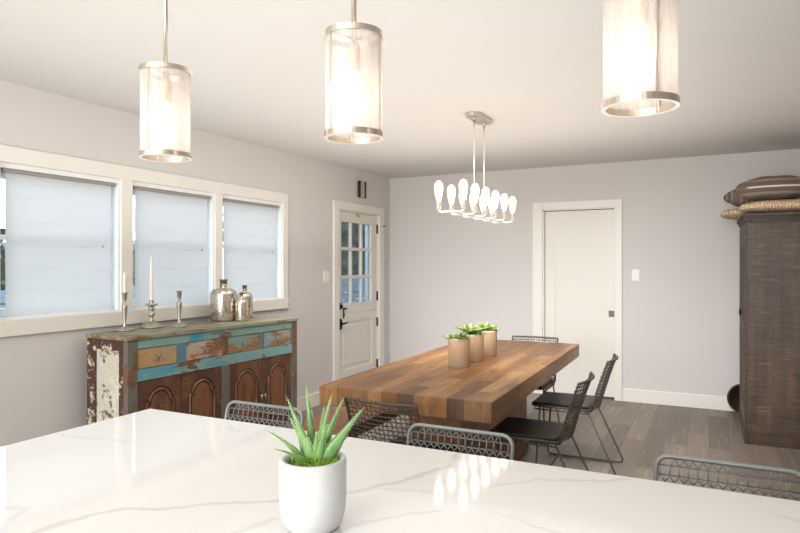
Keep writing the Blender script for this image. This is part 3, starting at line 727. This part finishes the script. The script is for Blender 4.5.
for (a, b), mt in (((-.70, -.40), 'sb_dr_a'), ((-.335, -.013), 'sb_dr_b'), ((.034, .356), 'sb_dr_c'), ((.40, .72), 'sb_dr_d')):
    d = MB().box(.15, xf-.006, a+.004, b-.004, .781, .898, .003).build('drawer', M[mt], sb)
    y = (a+b)/2; h = MB(); h.box(xf-.006, xf-.001, y-.016, y+.016, .828, .858, .004)
    h.tube([(xf+.006+.004*math.sin(t), y+.017*math.cos(t), .834+.02*math.sin(t)) for t in [math.pi*(1+k/10) for k in range(11)]], .0032, 6); h.lathe([(0, .0), (.007, .003), (.006, .010), (0, .013)], 10, (xf+.003, y, .836))
    h.build('drawer_pull', M['pewter'], d, label='dark metal drop pull')
for a, b, hx in ((-.70, -.367, .28), (-.367, -.023, .06), (.048, .388, .31), (.388, .72, .03)):
    d = MB(); d.box(.15, xf-.010, a+.003, b-.003, .163, .705, .003); W = b-a
    # stiles and rails framing an arched panel
    d.box(xf-.010, xf-.002, a+.003, a+.055, .163, .705, .002); d.box(xf-.010, xf-.002, b-.055, b-.003, .163, .705, .002); d.box(xf-.010, xf-.002, a+.055, b-.055, .163, .235, .002)
    cy = (a+b)/2; hw = W/2-.055
    def arch(hw_, z0, rise): # cathedral arch with shoulders
        return [(cy-hw_, z0), (cy-hw_*.80, z0+.004)] + [(cy+hw_*.78*math.cos(R(180-k*15)), z0+.006+rise*math.sin(R(k*15))) for k in range(0, 13)] + [(cy+hw_*.80, z0+.004), (cy+hw_, z0)]
    A = arch(hw, .575, .075); poly = [(a+.055, .705)] + A + [(b-.055, .705)]
    for (p, q) in zip(A, A[1:]):
        if q[0]-p[0] > 1e-5: d.prism([p, q, (q[0], .704), (p[0], .704)], xf-.010, xf-.002)
    dd = d.build('door', M['sb_door'], sb)
    pn = MB(); B = arch(hw-.028, .545, .070); pn.prism([(cy-hw+.028, .265)] + B + [(cy+hw-.028, .265)], xf-.012, xf-.003)
    pn.build('arched_panel', M['sb_door_panel'], dd)
    mo = MB(); E_ = arch(hw-.012, .56, .072); mo.tube([(xf-.004, y, z) for y, z in [(cy-hw+.012, .25)]+E_+[(cy+hw-.012, .25)]], .0065, 6, closed=True); mo.build('moulding', M['sb_mould'], dd)
    if hx > .2: y = b-.02
    else: y = a+.02
    h = MB(); h.lathe([(0, -.013), (.009, -.008), (.011, 0), (.009, .008), (0, .013)], 10, (xf+.008, y, .43)); h.tube([(xf-.003, y, .43), (xf+.006, y, .43)], .005, 6); h.tube([(xf+.008, y, .425), (xf+.010, y, .40)], .004, 6)
    h.build('knob', M['pewter'], dd)
for y in (-.367, .388):
    MB().tube([(xf+.008, y-.012, .745), (xf+.012, y+.004, .715), (xf+.008, y+.016, .69)], [.006, .007, .005], 8).build('latch', M['sb_mould'], sb, label='small carved wooden latch')
e = MB()   # end frame facing the island
y0, y1 = -.772, -.752
e.box(-.13, -.105, y0, y1, .10, .955, .003); e.box(.115, .15, y0, y1, .10, .955, .003); e.box(-.105, .115, y0, y1, .895, .955, .003); e.box(-.105, .115, y0, y1, .10, .17, .003); e.box(-.105, .115, y0, y1, .38, .44, .003)
e.build('end_frame', M['sb_side'], sb, label='worn maroon and cream end frame')
MB().box(-.105, .115, -.764, -.75, .44, .895, .004).box(-.105, .115, -.764, -.75, .17, .38, .004).build('end_panel', M['sb_panel'], sb, label='flaking white end panel')

# candlesticks, candles, bottles on the sideboard
ZT = .98
def turned(name, prof, mat, parent, n=24, **k): return MB().lathe(prof, n).build(name, mat, parent, **k)
def stick(loc, label):
    o = thing('candlestick', label, 'candlestick', loc, 0, 'pewter candlesticks on the sideboard')
    turned('base', [(0, 0), (.052, 0), (.055, .004), (.052, .010), (.034, .014), (.022, .020), (.012, .030)], M['pewter'], o)
    turned('stem', [(.012, .028), (.010, .045), (.008, .052), (.013, .10), (.0175, .148), (.019, .158), (.014, .170), (.008, .178), (.008, .186), (.013, .192), (.009, .198)], M['pewter'], o)
    turned('candle_cup', [(.009, .196), (.012, .200), (.0145, .206), (.015, .236), (.021, .243), (.021, .246), (.0118, .246), (.0118, .222), (0, .222)], M['pewter'], o)
    return o
stick((-3.37, 2.80, ZT), 'tall slim pewter candlestick with a candle stub, farthest left of three')
c3 = stick((-3.255, 3.15, ZT), 'tall slim pewter candlestick holding no candle beside the large bottle')
o = thing('candlestick', 'short ornate pewter candlestick with a wide base and long taper candle', 'candlestick', (-3.37, 3.015, ZT), 0, 'pewter candlesticks on the sideboard')
turned('base', [(0, 0), (.070, 0), (.074, .006), (.070, .012), (.062, .016), (.060, .024), (.046, .030), (.026, .036), (.016, .044)], M['pewter'], o)
turned('stem', [(.016, .042), (.020, .052), (.012, .062), (.011, .070), (.021, .084), (.023, .094), (.013, .106), (.012, .114), (.022, .126), (.020, .136), (.012, .144)], M['pewter'], o)
cup = MB(); cup.lathe([(.012, .142), (.020, .150), (.022, .156), (.016, .160), (.015, .180), (.018, .185), (.0112, .185), (.0112, .166), (0, .166)], 20)
for k in range(8):
    a = k*math.pi/4; cup.tube([(.018*math.cos(a), .018*math.sin(a), .150), (.034*math.cos(a), .034*math.sin(a), .154), (.040*math.cos(a), .040*math.sin(a), .164)], [.004, .005, .002], 6)
cup.build('petal_cup', M['pewter'], o)
def candle(loc, h, label):
    o = thing('taper_candle', label, 'candle', loc, 0)
    turned('wax', [(0, 0), (.0108, 0), (.0108, .01), (.009, h*.8), (.006, h-.012), (.002, h)], M['wax'], o, 16)
    MB().tube([(0, 0, h-.004), (.001, 0, h+.004)], .0012, 5).build('wick', M['black'], o)
candle((-3.37, 2.80, ZT+.2225), .155, 'short white candle in the leftmost tall candlestick')
candle((-3.37, 3.015, ZT+.1665), .318, 'long white taper candle in the ornate short candlestick')
def bottle(loc, r, h, label):
    o = thing('mercury_bottle', label, 'bottle', loc, 0, 'mercury glass bottles on the sideboard'); sh = h*.74
    prof = [(0, .004), (r*.8, 0), (r*.97, .004), (r, .015)] + [(r, sh*.86)] + [(r*.28+(r*.72)*math.cos(R(a)), sh*.86+(h*.80-sh*.86)*math.sin(R(a))) for a in range(10, 91, 10)] + [(r*.26, h*.82), (r*.25, h*.86), (r*.33, h*.87), (r*.33, h*.885), (r*.24, h*.89), (0, h*.89)]
    turned('body', prof, M['mercury'], o, 32)
    turned('stopper', [(r*.20, h*.885), (r*.25, h*.90), (r*.31, h*.99), (r*.30, h), (0, h)], M['cork'], o, 20)
bottle((-3.31, 3.645, ZT), .0985, .315, 'large mercury glass bottle with dark stopper, biggest of the three on the sideboard')
bottle((-3.165, 3.68, ZT), .049, .215, 'small mercury glass bottle standing in front of the medium one')
bottle((-3.335, 3.915, ZT), .064, .262, 'medium mercury glass bottle partly hidden behind the small one')

# ------------------------------------------------------------------ linear chandelier
cx, cy_ = -1.45, 4.18; zc = cz(cx, cy_)
lamp = thing('chandelier', 'linear nickel chandelier with twelve bare bulbs over the dining table', 'chandelier', (cx, cy_, zc))
p = MB(); pl = [(x*.001+0, y) for x, y in []]
out = [(.055*math.cos(R(a)), .12+.055*math.sin(R(a))) for a in range(0, 181, 15)] + [(-.055*math.cos(R(a)), -.12-.055*math.sin(R(a))) for a in range(0, 181, 15)]
p.prism(out, -.024, .006, axis='z'); p.build('canopy', M['nickel'], lamp)
zt_ = 1.738-zc
for y in (-.105, .105):
    r_ = MB(); r_.tube([(0, y, -.03), (0, y, zt_)], .006, 10); r_.lathe([(.012, -.045), (.012, -.03)], 12, (0, y, 0)); r_.build('rod', M['nickel'], lamp)
MB().tube([(0, -.56, zt_), (0, .56, zt_)], .008, 10).build('spine', M['nickel'], lamp)
for k in range(6):
    y = -.54+.216*k
    MB().tube([(-.083, y, zt_+.03), (-.082, y, zt_+.012), (-.076, y, zt_+.003), (-.066, y, zt_), (.066, y, zt_), (.076, y, zt_+.003), (.082, y, zt_+.012), (.083, y, zt_+.03)], .0075, 10).build('arm', M['nickel'], lamp)
    for sx in (-1, 1):
        MB().lathe([(0, 0), (.012, 0), (.0165, .006), (.0165, .045), (.0175, .047), (.0175, .055), (.013, .057), (0, .057)], 16, (sx*.083, y, zt_+.014)).build('socket', M['nickel'], lamp)
        MB().lathe([(.013, 0), (.017, .014), (.0235, .036), (.0285, .062), (.031, .086), (.029, .106), (.020, .124), (.008, .133), (0, .135)], 16, (sx*.083, y, zt_+.068)).build('bulb', M['bulb'], lamp, label='lit filament bulb')

# ------------------------------------------------------------------ pendants over the island
def pendant(loc, label):
    x, y = loc; o = thing('pendant_lamp', label, 'pendant lamp', (x, y, 1.672), R(26), 'nickel pendants over the island'); r = .0625; h = .225; zt = cz(x, y)-1.672
    MB().lathe([(0, zt), (.058, zt), (.058, zt-.012), (.05, zt-.02), (.010, zt-.024), (.006, zt-.03)], 24).build('canopy', M['nickel'], o)
    MB().tube([(0, 0, h-.02), (0, 0, zt-.02)], .0055, 10).build('rod', M['nickel'], o)
    for z in (0, h-.012):
        MB().lathe([(r-.006, z), (r+.0015, z), (r+.0015, z+.012), (r-.006, z+.012), (r-.006, z)], 48, smooth=False).build('ring', M['nickel'], o)
    MB().lathe([(r-.002, .006), (r-.002, h-.006)], 48).build('shade', M['shade'], o, fixn=False)
    for k in range(3):
        a = R(250+120*k); MB().tube([((r-.005)*math.cos(a), (r-.005)*math.sin(a), .004), ((r-.005)*math.cos(a), (r-.005)*math.sin(a), h-.004)], .0028, 6).build('post', M['nickel'], o)
    s = MB()
    for k in range(3):
        a = R(250+120*k); s.tube([(0, 0, h-.012), ((r-.004)*math.cos(a), (r-.004)*math.sin(a), h-.008)], .0025, 6)
    s.build('spider', M['nickel'], o)
    MB().lathe([(0, h-.02), (.010, h-.022), (.014, h-.034), (.014, h-.045)]+[(.0155 if k % 2 else .0135, h-.048-.006*k) for k in range(6)]+[(.012, h-.084), (0, h-.084)], 20).build('socket', M['socket_glow'], o)
    MB().lathe([(.011, 0), (.012, -.012), (.018, -.032), (.026, -.058), (.029, -.078), (.026, -.096), (.016, -.110), (0, -.115)], 20, (0, 0, h-.082)).build('bulb', M['pbulb'], o, label='lit filament bulb')
    return o
PY = 1.15
pn = pendant((-1.235, PY), 'cylindrical nickel pendant lamp in front of the left windows')
dup(pn, (-.681, PY, 1.672), R(-4), 'cylindrical nickel pendant lamp, the middle of three above the island')
dup(pn, (-.107, PY, 1.672), R(52), 'cylindrical nickel pendant lamp nearest the armoire, its top cut off')

# ------------------------------------------------------------------ armoire
ar = thing('armoire', 'tall dark rough-sawn wooden armoire standing against the right wall', 'armoire', (.27, 5.6, 0))
D, L = .60, 1.02; Z1 = 1.81
s = MB(); s.box(0, .06, 0, .022, .09, 1.74, .002); s.box(D-.06, D, 0, .022, .09, 1.74, .002)
w_ = (D-.12)/4
for k in range(4): s.box(.06+k*w_, .06+(k+1)*w_, .004, .024, .09, 1.74, .0015)
s.build('side_panel', M['arm'], ar)
s = MB(); s.box(0, D, L-.022, L, .09, 1.74, .002); s.build('side_panel', M['arm'], ar)
MB().box(D-.02, D, .022, L-.022, .09, 1.74).build('back_panel', M['arm'], ar)
b = MB(); b.box(-.018, D, -.018, L+.01, 0, .085, .004); b.box(-.010, D, -.010, L+.006, .085, .10, .004); b.build('plinth', M['arm_dark'], ar)
co = MB()
for k, (z0, z1, ov) in enumerate(((1.735, 1.752, .006), (1.752, 1.770, .016), (1.770, 1.786, .024), (1.786, Z1, .036))): co.box(-ov, D, -ov, L+min(ov, .02), z0, z1, .004)
co.build('cornice', M['arm_dark'], ar)
fr = MB(); fr.box(-.012, -.0005, -.002, .09, .10, 1.735, .003); fr.box(-.012, -.0005, L-.09, L, .10, 1.735, .003); fr.box(-.012, -.0005, .09, L-.09, 1.65, 1.735, .003); fr.box(-.012, -.0005, .09, L-.09, .10, .17, .003)
for z in [.2+.06*k for k in range(25)]: fr.box(-.017, -.010, .03, .06, z, z+.035, .003)
fr.build('front_frame', M['arm_dark'], ar)
for a, b_ in ((.093, L/2-.002), (L/2+.002, L-.093)):
    d = MB(); d.box(-.006, -.0005, a, b_, .173, 1.647, .003)
    for (u0, u1, v0, v1) in ((a, a+.07, .173, 1.647), (b_-.07, b_, .173, 1.647), (a+.07, b_-.07, 1.57, 1.647), (a+.07, b_-.07, .173, .25), (a+.07, b_-.07, .87, .94)): d.box(-.013, -.006, u0, u1, v0, v1, .003)
    dd = d.build('door', M['arm'], ar)
    y = b_-.03 if a < .2 else a+.03
    h = MB(); h.lathe([(0, -.03), (.006, -.026), (.008, 0), (.006, .026), (0, .03)], 10, (-.028, y, 1.0)); h.tube([(-.014, y, 1.0), (-.028, y, 1.0)], .005, 6); h.build('handle', M['black'], dd)

def pad(name, label, cat, loc, rx, ry, rz, mat, power=2.6, rot=(0, 0, 0), group=None, parts=()):
    """soft pad: super-ellipsoid"""
    o = thing(name, label, cat, loc, 0, group); o.rotation_euler = rot
    def sp(v, e): return math.copysign(abs(v)**e, v)
    def fn(u, v):
        th, ph = 2*math.pi*u, math.pi*(v-.5); e = 2/power
        k = sp(math.cos(ph), .8)
        return (rx*k*sp(math.cos(th), e), ry*k*sp(math.sin(th), e), rz*sp(math.sin(ph), .9))
    MB().grid(fn, 48, 16).build(name + '_body' if False else 'cover', mat, o)
    return o
def pillow(loc, rx, ry, rz, rot, label, mat, taper=.25):
    o = thing('pillow', label, 'pillow', loc, 0, 'striped pillows on the armoire'); o.rotation_euler = rot
    def sp(v, e): return math.copysign(abs(v)**e, v)
    def fn(u, v):   # plump cushion, its ends drawn in towards the seam
        th, ph = 2*math.pi*u, math.pi*(v-.5); k = sp(math.cos(ph), .75)
        x, y = k*sp(math.cos(th), .8), k*sp(math.sin(th), .62)
        t = 1-taper*abs(x)**2.2
        return (rx*x, ry*y*t, rz*sp(math.sin(ph), .8)*t + .003*math.sin(x*9+y*5))
    MB().grid(fn, 56, 20).build('cover', mat, o)
    MB().tube([(rx*1.0*sp(math.cos(2*math.pi*k/60), .8), ry*sp(math.sin(2*math.pi*k/60), .62)*(1-taper*abs(sp(math.cos(2*math.pi*k/60), .8))**2.2), .003*math.sin(sp(math.cos(2*math.pi*k/60), .8)*9+sp(math.sin(2*math.pi*k/60), .62)*5)) for k in range(60)], .003, 6, closed=True).build('seam', mat, o)
    return o
pad('jute_cushion', 'braided jute cushion on the near end of the armoire top', 'cushion', (.57, 5.83, Z1+.056), .352, .25, .055, M['jute'], 5, group='braided jute cushions on the armoire')
pad('jute_cushion', 'braided jute cushion at the far end, overhanging the armoire front edge', 'cushion', (.40, 6.35, Z1+.051), .305, .235, .050, M['jute'], 5, (0, 0, 0), group='braided jute cushions on the armoire')
pillow((.475, 5.90, Z1+.215), .275, .22, .100, (0, 0, R(-3)), 'plump striped brown pillow on the near jute cushion', M['pillow_z'])
pillow((.385, 6.37, Z1+.205), .265, .22, .100, (0, 0, R(4)), 'striped brown pillow at the back, its pinched corner poking out left', M['pillow_x'], .42)
dk = MB(); dk.lathe([(0, -.014), (.125, -.014), (.137, -.010), (.140, 0), (.137, .010), (.125, .012), (.118, .004), (0, .004)], 48)
for v in dk.b.verts: v.co = Matrix.Rotation(R(90-6), 3, 'X') @ v.co
dk.build('round_tray', M['disc'], None, (.295, 6.715, .1405), label='round dark tray leaning on the back wall behind the armoire', category='tray')

# ------------------------------------------------------------------ light
def area(name, loc, rot, sx, sy, power, col):
    l = bpy.data.lights.new(name, 'AREA'); l.shape = 'RECTANGLE'; l.size, l.size_y = sx, sy; l.energy = power; l.color = col
    o = bpy.data.objects.new(name, l); C.objects.link(o); o.location = loc; o.rotation_euler = rot; return o
area('kitchen_rear_fill', (-1.6, -3.0, 1.5), (R(90), 0, 0), 3.4, 2.0, 240, (.95, .98, 1))  # unseen fill added behind the camera; no window stands there
area('kitchen_top_fill', (-.3, -1.0, 2.3), (0, 0, 0), 2.2, 1.6, 6, (1, .985, .97))  # weak fill added below the kitchen ceiling, no fitting there
area('bounce_flash', (-.7, -.6, 1.5), (R(180), 0, 0), 1.8, 1.4, 34, (.96, .985, 1))
area('dining_up_fill', (-1.5, 3.3, 1.5), (R(180), 0, 0), 3.0, 4.6, 44, (1, .965, .935))  # unseen upward fill added to lift the dining room ceiling
area('back_wall_fill', (-1.3, 3.2, 2.3), (R(50), 0, 0), 3.4, .8, 52, (.96, .98, 1)).data.spread = R(82)  # tilted fill added to brighten the back wall
area('dining_top_fill', (-1.4, 3.2, 2.38), (0, 0, 0), 2.6, 3.2, 16, (.97, .98, 1))  # extra downward fill added over the dining area, not a fitting
w = bpy.data.worlds.new('sky'); bpy.context.scene.world = w; w.use_nodes = True
bg = w.node_tree.nodes['Background']; bg.inputs[0].default_value = (.82, .92, 1.0, 1); bg.inputs[1].default_value = 3.8

# ------------------------------------------------------------------ camera
cam = bpy.data.cameras.new('camera'); co_ = bpy.data.objects.new('camera', cam); C.objects.link(co_)
cam.sensor_width = 36; cam.lens = 622/800*36; cam.shift_y = -1/800; cam.clip_start = .05
co_.location = (0, 0, 1.4); co_.rotation_euler = (R(90), 0, R(26.4))
sc = bpy.context.scene; sc.camera = co_
sc.view_settings.view_transform = 'Standard'; sc.view_settings.look = 'None'
sc.cycles.use_denoising = True; sc.cycles.max_bounces = 8; sc.cycles.diffuse_bounces = 4; sc.cycles.transparent_max_bounces = 16
sc.cycles.caustics_reflective = False; sc.cycles.caustics_refractive = False; sc.cycles.sample_clamp_indirect = 6
